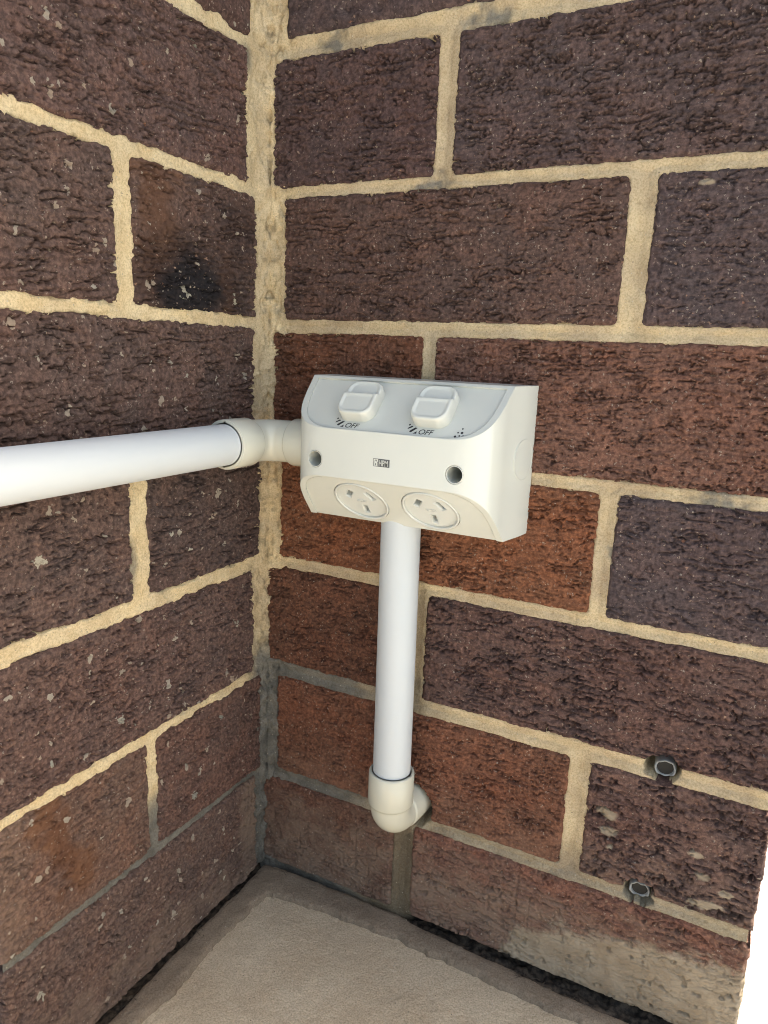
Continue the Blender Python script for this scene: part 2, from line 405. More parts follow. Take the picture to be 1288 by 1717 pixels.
def make_mortar(side, RS, parent):
    umax = WEND_R-2 if side == 'R' else WEND_L-1.5
    step = .9
    us = np.arange(-6, umax, step); vs = np.arange(-96, 600, step)
    U, Vv = np.meshgrid(us, vs); d = rect_sdf(U, Vv, RS)
    big = fbm(U/26, Vv/26, 201, 2); med = fbm(U/7, Vv/7, 211, 3); fine = fbm(U/1.8, Vv/1.8, 221, 2)
    ins = np.minimum(d, 0)
    if side == 'R':
        dd = d+(.8+4.4*sst(24, 8, U))*fbm(U/5, Vv/5, 261, 4); ins = np.minimum(dd, 0)
        Hh = -1.9-.16*np.clip(dd, 0, 5)**1.5-.5*big+.5*med+.3*fine + ins*(1.1+.35*big)
        Hh = Hh+3.2*np.exp(-(np.clip(U, 0, 99)/7.0)**2)*(1+.5*med)
    else:
        flush = sst(-10, 40, Vv)
        dd = d+(3.2+4.2*sst(30, 12, U))*fbm(U/6, Vv/4.5, 261, 4)+1.2*fbm(U/16, Vv/14, 262, 2); ins = np.minimum(dd, 0)
        Hh = -2.8+1.35*flush-.06*np.clip(dd, 0, 6)**1.4+.4*big+.7*med+.35*fine + ins*(1.0+.5*med)
        Hh = Hh+3.0*np.exp(-(np.clip(U, 0, 99)/9.0)**2)*(1+.6*med)
    Hh = Hh+1.6*fbm(U/8, Vv/12, 272, 3)*sst(22, 8, U)-3.0*sst(.34, .6, fbm(U/4.2, Vv/6.5, 271, 3))*sst(24, 6, U)
    # hairline cracks in the corner fillet
    ck = np.abs(U-(6+4*fbm(Vv/30, U*0, 231, 3))); Hh = Hh-1.2*np.exp(-(ck/.7)**2)*sst(-.1, .3, vn(Vv/35, U*0, 232))
    # empty bed joint at the foot
    if side == 'R': low = sst(ZB+1, ZB-2, Vv)*sst(124, 150, U+8*fbm(U/9, Vv/9, 263, 2))
    else: low = sst(ZB-1.5, ZB-4.5, Vv)
    Hh = Hh-14*low
    Hh = carve(side, U, Vv, Hh)
    # tint: x grey cement, y tan, z black: foot dirt, corner spots, painted shade of the empty joint
    nz = fbm(U/22, Vv/22, 241, 3); n = U.size
    T = np.zeros(U.shape+(3,))
    if side == 'R':
        T[..., 1] = np.clip(.68-.25*sst(30, 10, U)+.5*nz, 0, 1)
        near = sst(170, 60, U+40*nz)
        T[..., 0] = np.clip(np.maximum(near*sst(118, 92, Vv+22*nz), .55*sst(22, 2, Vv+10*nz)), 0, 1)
        for (a, b_, rr) in ((150, 512, 9), (118, 427, 7), (48, 513, 7), (300, 254, 9), (248, 215, 6)):
            T[..., 0] = np.maximum(T[..., 0], .85*sst(1.3, .2, np.hypot((U-a)/1.6, Vv-b_)/rr+.9*fbm(U/5, Vv/5, 245, 3)))
        T[..., 1] = np.where(Vv < -12, np.maximum(T[..., 1], .9), T[..., 1])
        foot = sst(-8, -20, Vv)*sst(85, 100, U)
        T[..., 0] = T[..., 0]*(1-.8*foot); dirt = .62*foot
    else:
        T[..., 1] = np.clip(.18+.3*nz+.38*sst(26, 8, U), 0, 1)
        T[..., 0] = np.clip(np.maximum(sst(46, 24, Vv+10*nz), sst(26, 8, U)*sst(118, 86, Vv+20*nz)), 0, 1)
        T[..., 0] = np.maximum(T[..., 0], .7*sst(1.2, .3, np.hypot((U-133)/6, (Vv-200)/14)+.6*nz))
        T[..., 0] = np.maximum(T[..., 0], .8*sst(1.2, .2, np.hypot((U-22)/8, (Vv-505)/10)+.6*nz))
    T[..., 2] = np.clip(low+(dirt if side == 'R' else 0)+sst(.35, .6, fbm(U/5, Vv/5, 251, 2))*sst(12, 3, U)*.35, 0, 1)
    P = toworld(side, U, Vv, Hh).reshape(-1, 3)
    nu, nv = len(us)-1, len(vs)-1
    Fq = grid_faces(nu, nv, side == 'L')
    keep = (d.ravel()[Fq] > -11).any(1); Fq = Fq[keep]
    used = np.unique(Fq); remap = -np.ones(n, np.int64); remap[used] = np.arange(len(used))
    me = mesh_np('mortar', P[used], remap[Fq], True, T.reshape(-1, 3)[used])
    return link('mortar', me, mortar, parent)
def box_mesh(name, lo, hi):
    x0, y0, z0 = lo; x1, y1, z1 = hi
    V = [(x0, y0, z0), (x1, y0, z0), (x1, y1, z0), (x0, y1, z0), (x0, y0, z1), (x1, y0, z1), (x1, y1, z1), (x0, y1, z1)]
    Fq = [(0, 3, 2, 1), (4, 5, 6, 7), (0, 1, 5, 4), (1, 2, 6, 5), (2, 3, 7, 6), (3, 0, 4, 7)]
    return mesh_np(name, V, Fq, False)
wallR = empty('brick_wall', (.175, 0, -.1)); tag(wallR, 'brick wall facing the viewer, carrying the white power outlet and two grey plugs', 'wall')
wallL = empty('brick_wall', (0, -.115, -.1)); tag(wallL, 'brick wall at left with pale spatters and cream joints, behind the horizontal conduit', 'wall')
for side, par, mat in (('R', wallR, brick_R), ('L', wallL, brick_L)):
    inv = Matrix.Translation(-par.location); RS = rects(side)
    kids = [make_brick(side, s, 3+i*7+(100 if side == 'L' else 0), par, mat) for i, s in enumerate(RS)]
    kids.append(make_mortar(side, RS, par))
    if side == 'R':
        kids.append(link('wall_core', box_mesh('wall_core', (-.24, .034, -.3), (.343, .11, .765)), MATS['core_shade'], par))
        kids.append(link('upper_brickwork', box_mesh('upper_brickwork', (-.24, .001, .768), (.351, .11, 2.4)), core_mat, par))
    else:
        kids.append(link('wall_core', box_mesh('wall_core', (-.22, -.224, -.3), (-.034, .03, .765)), MATS['core_shade'], par))
        kids.append(link('upper_brickwork', box_mesh('upper_brickwork', (-.23, -.231, .768), (-.001, .0, 2.4)), core_mat, par))
    for k in kids: k.matrix_parent_inverse = inv

# ------------------------------------------------------------------ floor and ground
def height_sheet(name, us, vs, fz, mat, parent=None, mask=None):
    U, Vv = np.meshgrid(us, vs); Zz = fz(U, Vv)
    P = np.stack([U, Vv, Zz], -1).reshape(-1, 3)*.001
    Fq = grid_faces(len(us)-1, len(vs)-1)
    if mask is not None:
        mk = mask(U, Vv).ravel(); Fq = Fq[mk[Fq].any(1)]
        used = np.unique(Fq); rm = -np.ones(len(P), np.int64); rm[used] = np.arange(len(used)); P = P[used]; Fq = rm[Fq]
    return link(name, mesh_np(name, P, Fq, True), mat, parent)
def slab_z(U, Vv):
    gap = np.maximum(sst(10, 7, -Vv)*sst(125, 140, U), sst(8.5, 6, U)*sst(8, 14, -Vv))
    return -92.0-44*gap+.9*fbm(U/60, Vv/60, 301, 2)+.5*fbm(U/9, Vv/9, 311, 3)+.3*fbm(U/2.4, Vv/2.4, 321, 2)
us = np.concatenate([np.arange(-2, 346, 1.1), np.arange(347, 356, 4)]); vs = np.concatenate([np.arange(-1500, -300, 60), np.arange(-300, -170, 5), np.arange(-170, 30, 1.1)])
slab = height_sheet('floor', us, vs, slab_z, concrete); slab['kind'] = 'structure'
def strip_mask(U, Vv):
    n = fbm(U/13, Vv/13, 331, 3); n2 = fbm(U/5, Vv/5, 332, 2)
    dR = -Vv; dL = U
    wR = np.interp(U, [0, 40, 70, 118, 160, 205, 235, 300], [29, 25, 21, 17, 18, 20, 21, 22])+1.8*n+1.5*n2
    wL = np.interp(-Vv, [0, 60, 95, 130, 160, 260], [22, 20, 19, 22, 20, 20])+1.8*n+1.5*n2
    gR = np.interp(U, [0, 8, 20, 120, 140, 200, 235, 300], [2, 1, -1, -3, .3, 3.2, 5.5, 7])+1.4*n
    gL = np.interp(-Vv, [0, 10, 30, 90, 130, 165, 260], [.5, .5, 1.2, .6, 1.5, 2.2, 3])+1.6*n
    inside = np.minimum(np.maximum(wR-dR, wL-dL), np.minimum(dR-gR, dL-gL))
    return inside
def strip_z(U, Vv):
    s = strip_mask(U, Vv)
    return -87.3+.8*fbm(U/16, Vv/16, 341, 3)+.35*fbm(U/3, Vv/3, 342, 2)-8*sst(.9, -.9, s)-1.0*sst(5, 0, s)
skirt = height_sheet('mortar_skim', np.arange(-2, 346, .9), np.arange(-250, 6, .9), strip_z, skim, slab, lambda U, Vv: strip_mask(U, Vv) > -2)
def ground_z(U, Vv): return -140+2.0*fbm(U/22, Vv/22, 351, 3)*np.exp(-np.hypot(U-400, Vv-150)/600)
gu = np.concatenate([-np.geomspace(60000, 400, 24), np.arange(-300, 340, 80), np.arange(345, 520, 2.0), np.geomspace(530, 60000, 26)])
gv = np.concatenate([-np.geomspace(60000, 200, 24), np.arange(-150, 60, 50), np.arange(70, 420, 2.5), np.geomspace(440, 60000, 26)])
ground = height_sheet('ground', gu, gv, ground_z, pale_ground); ground['kind'] = 'structure'

# ------------------------------------------------------------------ solids
def sweep(name, pts, radii, mat, parent=None, seg=48, cap_in=None):
    """tube along planar points (mm); radii per point"""
    pts = [Vector(p) for p in pts]; V = []; F = []
    up = None
    for i, p in enumerate(pts):
        a = pts[max(i-1, 0)]; c = pts[min(i+1, len(pts)-1)]
        # direction: skip coincident neighbours
        j = i
        t = (c-a)
        if t.length < 1e-6: t = pts[min(i+2, len(pts)-1)]-pts[max(i-2, 0)]
        t.normalize()
        if up is None:
            up = Vector((0, 0, 1)) if abs(t.z) < .9 else Vector((1, 0, 0))
        s = t.cross(up).normalized(); up = s.cross(t).normalized()
        for k in range(seg):
            an = 2*math.pi*k/seg
            V.append((p+radii[i]*(math.cos(an)*s+math.sin(an)*up))*.001)
    for i in range(len(pts)-1):
        for k in range(seg):
            q = (k+1) % seg
            F.append((i*seg+k, i*seg+q, (i+1)*seg+q, (i+1)*seg+k))
    me = mesh_np(name, [tuple(v) for v in V], F, True)
    bm = bmesh.new(); bm.from_mesh(me); bmesh.ops.recalc_face_normals(bm, faces=bm.faces); bm.to_mesh(me); bm.free()
    me.set_sharp_from_angle(angle=math.radians(40))
    return link(name, me, mat, parent)
def dense(pts, n=2): return pts
ZC = 266.5; XP = 20; YE = -30
# horizontal conduit along the left wall
o = sweep('conduit', [(XP, -56, ZC), (XP, -160, ZC), (XP+.3, -300, ZC), (XP, -900, ZC)], [12.9]*4, pl_pipe, seg=64)
tag(o, 'thick white conduit running horizontally along the left brick wall', 'conduit', 'white conduits')
# upper elbow
bR = 17
pts = [(60, YE, ZC), (45, YE, ZC), (44.3, YE, ZC), (43.4, YE, ZC), (43.3, YE, ZC)]; rad = [15.6, 15.6, 15.3, 14.3, 13.9]
for k in range(15):
    a = math.pi/2*k/14; pts.append((XP+bR-bR*math.sin(a), YE-bR+bR*math.cos(a), ZC)); rad.append(13.9)
pts += [(XP, -50, ZC), (XP, -50.3, ZC), (XP, -51.2, ZC), (XP, -52.2, ZC), (XP, -72.2, ZC), (XP, -73, ZC), (XP, -73, ZC), (XP, -73, ZC), (XP, -72.4, ZC), (XP, -58, ZC)]
rad += [13.9, 14.5, 15.3, 15.7, 15.8, 15.5, 15.0, 13.7, 13.2, 13.1]
o = sweep('conduit_elbow', pts, rad, pl_elbow, seg=64); tag(o, 'cream plastic elbow joining the horizontal conduit to the outlet box', 'elbow', 'conduit elbows')
# vertical conduit
XV, YV = 122.4, -24.0
o = sweep('conduit', [(XV-4.6, YV+6.5, 228), (XV-2.6, YV+3.8, 150), (XV, YV, 40)], [12.9]*3, pl_pipe, seg=64)
tag(o, 'white vertical conduit dropping from under the outlet box', 'conduit', 'white conduits')
ZE = 11.0; b2 = 12
pts = [(XV, YV, 41), (XV, YV, 47.6), (XV, YV, 48), (XV, YV, 48), (XV, YV, 47.4), (XV, YV, 47), (XV, YV, 25.5), (XV, YV, 24.2), (XV, YV, 23.4)]
rad = [13.3, 13.4, 13.7, 14.9, 15.3, 15.6, 15.7, 15.2, 14.2]
ex, ey = math.sin(math.radians(5)), math.cos(math.radians(5))        # the outlet leg is turned a little to the right
def leg(d, z): return (XV+ex*d, YV+ey*d, z)
for k in range(15):
    a = math.pi/2*k/14; pts.append(leg(b2-b2*math.cos(a), ZE+b2-b2*math.sin(a))); rad.append(13.8)
pts += [leg(13.2, ZE), leg(13.5, ZE), leg(14.0, ZE), leg(14.8, ZE), leg(42, ZE)]; rad += [13.8, 14.0, 14.4, 14.6, 14.6]
o = sweep('conduit_elbow', pts, rad, pl_elbow2, seg=64); tag(o, 'yellowish plastic elbow turning into the wall at the foot of the vertical conduit', 'elbow', 'conduit elbows')

# ------------------------------------------------------------------ power outlet
def prism(poly, lo, hi, axis):
    """poly of 2d points extruded; axis 'z': poly=(x,y); axis 'x': poly=(y,z); mm"""
    bm = bmesh.new(); n = len(poly)
    def P(q, h): return (q[0], q[1], h) if axis == 'z' else (h, q[0], q[1])
    a = [bm.verts.new(Vector(P(q, lo))*.001) for q in poly]; c = [bm.verts.new(Vector(P(q, hi))*.001) for q in poly]
    bm.faces.new(a); bm.faces.new(c)
    for i in range(n): bm.faces.new((a[i], a[(i+1) % n], c[(i+1) % n], c[i]))
    bmesh.ops.recalc_face_normals(bm, faces=bm.faces)
    me = bpy.data.meshes.new('tmp'); bm.to_mesh(me); bm.free(); return me
def boolean(me, ops):
    o = bpy.data.objects.new('tmp', me); C.objects.link(o); tmp = []
    for op, m2 in ops:
        t = bpy.data.objects.new('tmp', m2); C.objects.link(t); tmp.append(t)
        md = o.modifiers.new('b', 'BOOLEAN'); md.operation = op; md.object = t; md.solver = 'EXACT'
    dg = bpy.context.evaluated_depsgraph_get(); dg.update()
    res = bpy.data.meshes.new_from_object(o.evaluated_get(dg))
    for t in tmp+[o]: bpy.data.objects.remove(t)
    return res
XC = 123.9
half = [(0, 71.6), (-12, 70.0), (-29, 66.6), (-40, 65.2), (-48, 63.2), (-53, 60.2), (-56.5, 56), (-58.7, 50.5), (-59.7, 45), (-60, 38)]
def catmull(P, n=4):
    out = []
    for i in range(len(P)-1):
        p0 = P[max(i-1, 0)]; p1 = P[i]; p2 = P[i+1]; p3 = P[min(i+2, len(P)-1)]
        for k in range(n):
            t = k/n
            out.append(tuple(.5*(2*b1+(c1-a1)*t+(2*a1-5*b1+4*c1-d1)*t*t+(3*b1-a1-3*c1+d1)*t**3) for a1, b1, c1, d1 in zip(p0, p1, p2, p3)))
    out.append(P[-1]); return out
hs = catmull(half)
def plan(inset=0, back=1.0):
    rt = [(XC+h-inset, y+(inset*.15 if y < -30 else 0)*min(1, max(0, (-y-30)/30))) for y, h in hs]
    rt[0] = (rt[0][0], back)
    return rt+[(2*XC-x, y) for x, y in reversed(rt)]
ZT, ZBT = 311.0, 221.0
U0, U1 = (-29.0, ZT), (-60.0, 281.5)          # upper slant, ridge to front edge (y, z)
L0, L1 = (-60.0, 252.5), (-30.0, ZBT)         # lower slant
prof = [(3, ZT), U0, U1, L0, L1, (3, ZBT)]
def frame(A, B):
    A = Vector((0,)+A); B = Vector((0,)+B); t = (B-A); ln = t.length; t.normalize()
    nrm = t.cross(Vector((1, 0, 0))); 
    if nrm.y > 0: nrm = -nrm
    return A, t, nrm.normalized(), ln
AU, TU, NU, LU = frame(U0, U1); AL, TL, NL, LL = frame(L0, L1)
def slant_poly(A, t, n, s0, s1, h0, h1):
    return [tuple((A+t*s+n*h)[1:3]) for s, h in ((s0, h0), (s1, h0), (s1, h1), (s0, h1))]
def at(kind, x, s, h=0.0):
    A, t, n = (AU, TU, NU) if kind == 'U' else (AL, TL, NL)
    return Vector((x, 0, 0))+A+t*s+n*h
def plane_matrix(kind, x, s, h):
    """local x right, y up the slope, z out; metres"""
    if kind == 'F': o_, yy, zz = Vector((x, -60, s))+Vector((0, -h, 0)), Vector((0, 0, 1)), Vector((0, -1, 0))
    else:
        t, n = (TU, NU) if kind == 'U' else (TL, NL); o_, yy, zz = at(kind, x, s, h), -t, n
    m = Matrix((Vector((1, 0, 0)), yy, zz)).transposed().to_4x4(); m.translation = o_*.001
    return m
def cyl_mesh(mat4, rr, h0, h1, seg=48):
    V = []; F = []
    for h in (h0, h1):
        for k in range(seg): V.append(mat4 @ Vector((rr*math.cos(2*math.pi*k/seg)*.001, rr*math.sin(2*math.pi*k/seg)*.001, h*.001)))
    bm = bmesh.new(); vs_ = [bm.verts.new(v) for v in V]
    bm.faces.new(vs_[:seg]); bm.faces.new(vs_[seg:])
    for k in range(seg): bm.faces.new((vs_[k], vs_[(k+1) % seg], vs_[seg+(k+1) % seg], vs_[seg+k]))
    bmesh.ops.recalc_face_normals(bm, faces=bm.faces); me = bpy.data.meshes.new('tmp'); bm.to_mesh(me); bm.free(); return me
REC = 1.2
cutU = boolean(prism(plan(4.0, 20), 200, 330, 'z'), [('INTERSECT', prism(slant_poly(AU, TU, NU, 2.2, LU-.5, -REC, 12), 30, 220, 'x'))])
cutL = boolean(prism(plan(4.0, 20), 200, 330, 'z'), [('INTERSECT', prism(slant_poly(AL, TL, NL, 1.2, LL+4, -REC, 12), 30, 220, 'x'))])
SW = [(101.4, 20.9), (149.2, 20.9)]
SK = [(102.0, 24.0), (148.6, 24.0)]
ops = [('INTERSECT', prism(prof, 20, 230, 'x')), ('DIFFERENCE', cutU), ('DIFFERENCE', cutL)]
for hx in (78.3, 169.0): 
    ops.append(('DIFFERENCE', cyl_mesh(plane_matrix('F', hx, 262.3, 0), 5.35, -1.0, 5)))
    ops.append(('DIFFERENCE', cyl_mesh(plane_matrix('F', hx, 262.3, 0), 4.55, -52, 5)))
for sx, ss in SK: ops.append(('DIFFERENCE', cyl_mesh(plane_matrix('L', sx, ss, -REC), 18.4, -2.2, 5, 72)))
for sx, ss in SK: ops.append(('DIFFERENCE', cyl_mesh(plane_matrix('L', sx, ss, -REC), 16.8, -14, 1, 48)))
# knock-out ring on the right side
km = Matrix(((0, 0, 1, 0), (0, 1, 0, 0), (-1, 0, 0, 0), (0, 0, 0, 1)))
km = Matrix.Rotation(math.radians(-8.5), 4, 'Z') @ km; km.translation = Vector((XC+69.9, -13, 268.0))*.001
body = boolean(prism(plan(), ZBT-8, ZT+8, 'z'), ops)
for p_ in body.polygons: p_.use_smooth = True
body.set_sharp_from_angle(angle=math.radians(24))
outlet = empty('power_outlet', (XC*.001, 0, ZBT*.001)); tag(outlet, 'white weatherproof double power outlet with two switches, mounted on the brick wall', 'power outlet')
OINV = Matrix.Translation(-outlet.location)
def part(o, parent=None):
    o.parent = parent or outlet
    o.matrix_parent_inverse = (OINV if parent is None else Matrix.Identity(4)) if True else None
    return o
housing = part(link('housing', body, pl_box))
# knock-out outline: a thin raised arc on the side wall
def ring_mesh(mat4, r0, r1, h0, h1, seg=64, a0=0, a1=2*math.pi):
    V = []; F = []; full = abs(a1-a0-2*math.pi) < 1e-6; n = seg if full else seg+1
    for k in range(n):
        a = a0+(a1-a0)*k/seg
        for rr, hh in ((r0, h0), (r0, h1), (r1, h1), (r1, h0)):
            V.append(tuple(mat4 @ Vector((rr*math.cos(a)*.001, rr*math.sin(a)*.001, hh*.001))))
    for k in range(seg):
        q = (k+1) % n
        for e in range(4): F.append((k*4+e, k*4+(e+1) % 4, q*4+(e+1) % 4, q*4+e))
    me = mesh_np('ring', V, F, False)
    bm = bmesh.new(); bm.from_mesh(me); bmesh.ops.recalc_face_normals(bm, faces=bm.faces); bm.to_mesh(me); bm.free()
    return me
part(link('knockout_ring', ring_mesh(km, 11.85, 12.15, -1.2, .05), pl_box))
for i, hx in enumerate((78.3, 169.0)):
    part(link('screw_hole_rim', ring_mesh(plane_matrix('F', hx, 262.3, 0), 4.6, 5.0, -1.0, -.25), pl_box))
    part(link('screw_hole_end', cyl_mesh(plane_matrix('F', hx, 262.3, 0), 4.5, -51.9, -49, 32), MATS['cavity_shade']))

# switches
def rrect(w_, h_, rad_, n=10):
    P = []
    for cx, cy, a0 in ((w_/2-rad_, h_/2-rad_, 0), (-w_/2+rad_, h_/2-rad_, 90), (-w_/2+rad_, -h_/2+rad_, 180), (w_/2-rad_, -h_/2+rad_, 270)):
        for k in range(n+1):
            a = math.radians(a0+90*k/n); P.append((cx+rad_*math.cos(a), cy+rad_*math.sin(a)))
    # subdivide straight sides
    out = []
    for i, p in enumerate(P):
        q = P[(i+1) % len(P)]; d = math.hypot(q[0]-p[0], q[1]-p[1]); m = max(1, int(d/1.0))
        for k in range(m): out.append((p[0]+(q[0]-p[0])*k/m, p[1]+(q[1]-p[1])*k/m))
    return out
def switch_mesh(mat4):
    W_, H_ = 23.6, 28.0; base = rrect(W_, H_, 7.0); V = []; F = []; n = len(base)
    rings = [(1.0, None, -1.0), (1.0, None, .2), (.975, 'k', .80), (.955, 'k', .93), (.925, 'k', 1.0)]+[(s, 't', 0) for s in np.linspace(.90, .0, 26)]
    def sm(a, b_, x):
        t = min(1, max(0, (x-a)/(b_-a))); return t*t*(3-2*t)
    def topz(x, y):
        # y up the slope. lower pad stands higher than the upper pad, ridge between them
        step = sm(3.6, 1.4, y)
        up = 6.1+.05*(y-6); lo = 8.2+.07*(y)
        z = up*(1-step)+lo*step
        ed = min(W_/2-abs(x), H_/2-abs(y))
        qx = abs(x)-W_/2+7; qy = abs(y)-H_/2+7
        if qx > 0 and qy > 0: ed = 7-math.hypot(qx, qy)
        rim = sm(1.6, 3.6, ed)
        if y < 1.5: z -= .65*rim*sm(.9, -1.0, y)
        else: z -= .8*rim*sm(2.6, 4.4, y)
        return z
    for sc, kd, hf in rings:
        for (x, y) in base:
            X_, Y_ = x*sc, y*sc
            if kd is None: z = hf
            elif kd == 'k': z = topz(X_*.9, Y_*.9)*hf
            else: z = topz(X_, Y_)
            V.append(tuple(mat4 @ Vector((X_*.001, Y_*.001, z*.001))))
    for i in range(len(rings)-1):
        for k in range(n):
            q = (k+1) % n; F.append((i*n+k, i*n+q, (i+1)*n+q, (i+1)*n+k))
    me = mesh_np('switch', V, F, True)
    bm = bmesh.new(); bm.from_mesh(me); bmesh.ops.remove_doubles(bm, verts=bm.verts, dist=1e-6); bmesh.ops.recalc_face_normals(bm, faces=bm.faces); bm.to_mesh(me); bm.free()
    for p_ in me.polygons: p_.use_smooth = True
    me.set_sharp_from_angle(angle=math.radians(60))
    return me
for sx, ss in SW:
    part(link('switch', switch_mesh(plane_matrix('U', sx, ss, -REC)), pl_switch))
# sockets
def socket(sx, ss):
    m4 = plane_matrix('L', sx, ss, -REC)
    disc = cyl_mesh(m4, 18.0, -2.4, -1.0, 72)
    # shallow raised collar ring then recessed face
    ring = ring_mesh(m4, 16.6, 18.05, -1.2, .55, 72)
    slots = []
    for (dx, dy, rot, ln) in ((-7.2, 5.3, -30, 7.2), (7.2, 5.3, 30, 7.2), (0, -9.2, 0, 7.6)):
        mm = m4 @ Matrix.Translation((dx*.001, dy*.001, 0)) @ Matrix.Rotation(math.radians(rot), 4, 'Z')
        b_ = bmesh.new(); w_ = 1.45
        V = []
        for h, g in ((-9, 0), (-2.0, 0), (-.9, .55), (.5, .55)):
            V.append([b_.verts.new(mm @ Vector(((w_+g)*a*.001, (ln/2+g)*c*.001, h*.001))) for a, c in ((-1, -1), (1, -1), (1, 1), (-1, 1))])
        b_.faces.new(V[0]); b_.faces.new(V[-1])
        for i in range(3):
            for k in range(4): b_.faces.new((V[i][k], V[i][(k+1) % 4], V[i+1][(k+1) % 4], V[i+1][k]))
        bmesh.ops.recalc_face_normals(b_, faces=b_.faces)
        me = bpy.data.meshes.new('tmp'); b_.to_mesh(me); b_.free(); slots.append(('DIFFERENCE', me))
    thick = cyl_mesh(m4, 18.0, -7.5, -.9, 72)
    o = part(link('socket', boolean(thick, slots), pl_socket))
    rg = link('collar', ring, pl_socket); rg.parent = o; rg.matrix_parent_inverse = Matrix.Identity(4)
    cp = link('slot_shade_disc', cyl_mesh(m4, 16.4, -10.5, -7.7, 40), MATS['cavity_shade']); cp.parent = o; cp.matrix_parent_inverse = Matrix.Identity(4)  # dark disc added behind the slots, paints their inner shade
    # tiny moulded marks in the middle
    V = []; F = []
    rnd = random.Random(5)
    for row in range(2):
        for k in range(6):
            cx = -3.2+k*1.25+.3*rnd.random(); cy = 1.0-row*2.0+.18*abs(k-2.5)*(1 if row else -1)
            for j in range(2):
                a = rnd.uniform(0, math.pi); c_, s_ = math.cos(a), math.sin(a); l_, w_ = .55, .13
                b0 = len(V)
                for h in (-.95, -.62):
                    for (p, q) in ((-l_, -w_), (l_, -w_), (l_, w_), (-l_, w_)):
                        V.append(tuple(m4 @ Vector(((cx+p*c_-q*s_)*.001, (cy+p*s_+q*c_)*.001, h*.001))))
                F += [tuple(b0+i for i in q) for q in ((4, 5, 6, 7), (0, 1, 5, 4), (1, 2, 6, 5), (2, 3, 7, 6), (3, 0, 4, 7))]
    em = link('moulded_marking', mesh_np('moulded_marking', V, F, False), pl_socket); em.parent = o; em.matrix_parent_inverse = Matrix.Identity(4)
    return o
for sx, ss in SK: socket(sx, ss)

# printing
def text_mesh(s, size, mat4, shear=0.0, xs=1.0, bold=0.0, align='LEFT'):
    cu = bpy.data.curves.new('t', 'FONT'); cu.body = s; cu.size = size*.001; cu.shear = shear; cu.extrude = .00003; cu.offset = bold*.001; cu.align_x = align
    o = bpy.data.objects.new('t', cu); C.objects.link(o)
    dg = bpy.context.evaluated_depsgraph_get(); dg.update()
    me = bpy.data.meshes.new_from_object(o.evaluated_get(dg)); bpy.data.objects.remove(o)
    me.transform(mat4 @ Matrix.Diagonal((xs, 1, 1, 1))); return me
def poly_mesh(mat4, polys, th=.05):
    V = []; F = []
    for P in polys:
        b0 = len(V); n = len(P)
        for h in (-th, th):
            for (x, y) in P: V.append(tuple(mat4 @ Vector((x*.001, y*.001, h*.001))))
        F.append((list(range(b0+n, b0+2*n))))
        for k in range(n): F.append([b0+k, b0+(k+1) % n, b0+n+(k+1) % n, b0+n+k])
    me = bpy.data.meshes.new('poly'); me.from_pydata(V, [], F); me.update(); return me
PR = .06
for dx in (0, 47.7):
    part(link('off_marking', text_mesh('OFF', 5.3, plane_matrix('U', 96.4+dx, 40.0, -REC+PR), .2, .95, .04), MATS['black_print']))
    hm = plane_matrix('U', 0, 0, -REC+PR)
    def sp(P): return [(x+dx, -s) for x, s in P]
    hat = [sp([(89.5, 34.4), (89.0, 33.6), (89.6, 32.9), (90.3, 33.6)]),
           sp([(89.3, 37.0), (89.4, 36.1), (91.3, 34.3), (92.3, 35.0)]),
           sp([(91.0, 38.8), (91.3, 37.9), (93.7, 35.4), (95.2, 35.6), (92.2, 39.1)]),
           sp([(93.7, 39.9), (95.5, 38.1), (95.8, 39.8)])]
    part(link('hatch_marking', poly_mesh(hm, hat), MATS['black_print']))
def circ(x, s, rr, n=20): return [(x+rr*math.cos(2*math.pi*k/n), -s+rr*math.sin(2*math.pi*k/n)) for k in range(n)]
part(link('drop_marking', poly_mesh(plane_matrix('U', 0, 0, -REC+PR), [circ(169.5, 33.4, .5), circ(167.7, 36.4, .5), circ(170.0, 36.3, .78), circ(169.1, 38.6, .5), circ(166.8, 39.3, .72)]), MATS['black_print']))
part(link('rating_marking', text_mesh('IP53', 2.0, plane_matrix('U', 170.3, 39.4, -REC+PR), .2, 1.0, .04), MATS['black_print']))
# maker's mark: framed box with a socket pictogram and letters
lx0, lx1, lz0, lz1 = 118.4, 129.0, 262.0, 266.6
fm = plane_matrix('F', 0, 0, PR); mid = lx0+3.25
def rc_(x0, x1, z0, z1): return [(x0, z0), (x1, z0), (x1, z1), (x0, z1)]
logo = part(link('logo_plate', poly_mesh(fm, [rc_(lx0, lx1, lz0, lz1)]), MATS['grey_print']))
def sub(name, me, mat): o = link(name, me, mat); o.parent = logo; o.matrix_parent_inverse = Matrix.Identity(4)
f2 = plane_matrix('F', 0, 0, PR+.06); f3 = plane_matrix('F', 0, 0, PR+.12)
sub('logo_field', poly_mesh(f2, [rc_(lx0+.28, mid, lz0+.28, lz1-.28)]), pl_box)
cx = (lx0+.28+mid)/2; 
sub('logo_pictogram', poly_mesh(f3, [[(cx-.15, lz1-.5), (cx-.95, lz1-1.6), (cx-.55, lz1-1.75), (cx-.1, lz1-1.05)], [(cx+.15, lz1-.5), (cx+.1, lz1-1.05), (cx+.55, lz1-1.75), (cx+.95, lz1-1.6)], rc_(cx-.25, cx+.25, lz0+.6, lz0+1.9), [(cx-1.3, lz1-1.9), (cx-1.3, lz0+.4), (cx-1.0, lz0+.4), (cx-1.0, lz1-1.9)], [(cx+1.0, lz1-1.9), (cx+1.0, lz0+.4), (cx+1.3, lz0+.4), (cx+1.3, lz1-1.9)]]), MATS['grey_print'])
